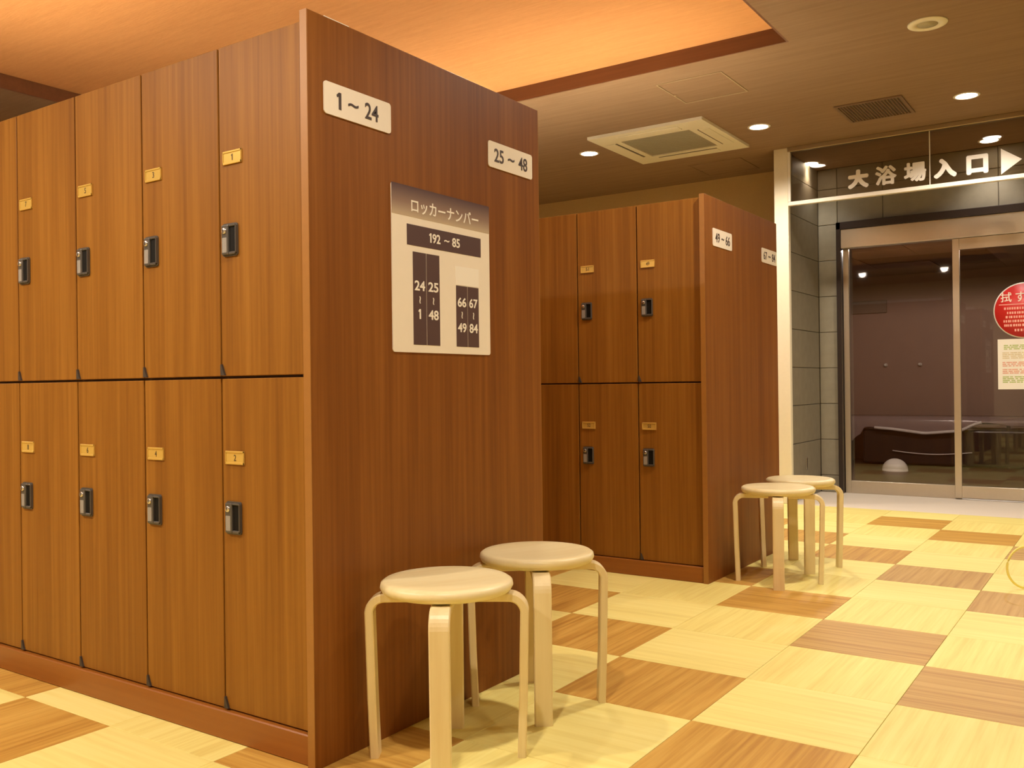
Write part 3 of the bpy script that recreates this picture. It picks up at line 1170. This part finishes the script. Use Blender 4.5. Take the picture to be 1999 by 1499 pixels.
def hem(x):
    pts = [(-1.20, 0.255), (-1.03, 0.255), (-0.93, 0.33), (-0.86, 0.425), (-0.58, 0.405), (-0.24, 0.362), (0.06, 0.39), (0.34, 0.49), (0.60, 0.45), (1.3, 0.44)]
    for (a, b), (c, d) in zip(pts, pts[1:]):
        if x <= c:
            u = (x - a) / (c - a)
            u = u * u * (3 - 2 * u) if abs(d - b) > 0.05 else u
            return b + (d - b) * u
    return pts[-1][1]


q = Geo()
nx = 60
xs = [-1.21 + 2.52 * k / nx for k in range(nx + 1)]
prof = []
for x in xs:
    hz = hem(x)
    prof.append([(x, 0.352, 0.537), (x, 0.352, 0.545), (x, -0.12, 0.547), (x, -0.165, 0.537), (x, -0.185, 0.50), (x, -0.19, min(0.49, hz + 0.01)), (x, -0.188, min(0.485, hz)), (x, -0.17, min(0.49, hz + 0.005)), (x, -0.165, 0.50), (x, -0.153, 0.5365)])
i_ = q.mi('vinyl')
V = [[q.bm.verts.new(p) for p in r_] for r_ in prof]
for A, B in zip(V, V[1:]):
    for k in range(len(A)):
        f = q.bm.faces.new((A[k], A[(k + 1) % len(A)], B[(k + 1) % len(A)], B[k]))
        f.material_index = i_
        f.smooth = True
q.bm.faces.new(V[0])
q.bm.faces.new(V[-1])
cv = q.build('vinyl_sheet', bn)
q = Geo()
q.tube([(x, -0.2, hem(x) + 0.002) for x in [-0.76 + 1.08 * k / 24 for k in range(25)]], 0.017, 'rim_highlight', 8)  # tube coloured as the white highlight along the sagging hem
q.build('highlight_hem', cv)
q = Geo()
q.tube([(-0.58 + 0.8 * k / 24, -0.16, 0.165 - 0.03 * math.sin(math.pi * k / 24)) for k in range(25)], 0.006, 'rim_highlight', 8)
q.build('lower_rim', bn)
q = Geo()
q.box(-0.9, 1.2, -0.14, 0.3, 0.02, 0.40, 'dark_drape', 0.02, 2)
q.build('dark_lower_case', bn)

q = Geo()
R_ = 0.126
q.lathe([(R_, 0.0), (R_, 0.012)] + [(R_ * math.cos(a), 0.012 + 0.118 * math.sin(a)) for a in [math.radians(t * 10) for t in range(0, 9)]] + [(0, 0.130), (0, 0.126), (R_ - 0.006, 0.0), (R_, 0.0)], 'white_plastic', 40)
tag(q.build('washbowl', None, (-2.12, 10.19, 0)), 'white upturned bowl on the dark floor behind the glass', 'bowl')
for k, x in enumerate((-2.50, -2.12)):
    t = thing('wall_hook', ('small shiny hook on the plum wall, left of two', 'small shiny hook on the plum wall, right of two')[k], 'hook', (x, IY, 1.13), group='hooks behind the glass')
    q = Geo()
    q.lathe([(0, 0.002), (0.02, 0.002), (0.02, 0.008), (0.008, 0.012), (0.008, 0.03), (0.016, 0.036), (0.018, 0.045), (0.010, 0.054), (0, 0.055)], 'white_metal', 20)
    q.build('knob', t, (0, 0, 0), FACE_NY)
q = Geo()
q.box(-0.2, 0.2, -0.03, -0.001, 0, 0.15, 'inner_tile', 0.004)  # solid panel added in place of a reflection in the door glass
tag(q.build('reflection_panel', None, (-2.68, IY, 1.755)), 'faint panel standing in for a reflection in the glass, high on the plum wall', 'panel')

# yellow cord loop on the floor at the right edge
pts = []
cx_, cy_ = -0.425, 4.70
ru = Vector((math.cos(YAW), math.sin(YAW), 0))
for k in range(46):
    a = math.radians(-80 - 8 * k)
    pts.append(Vector((cx_, cy_, 0.097)) + ru * 0.092 * math.cos(a) + Vector((0, 0, 0.092 * math.sin(a))) + Vector((0, 0.0012 * k, 0)))
end = pts[-1]
pts += [Vector((end.x + 0.06, end.y + 0.02, 0.02)), Vector((end.x + 0.16, end.y + 0.03, 0.0055)), Vector((end.x + 0.4, end.y - 0.05, 0.0055)), Vector((end.x + 0.9, end.y + 0.1, 0.0055))]
q = Geo()
q.tube(pts, 0.005, 'yellow_cord', 8)
tag(q.build('yellow_cord'), 'yellow cord curling up in a loop from the floor at the right edge', 'cord')
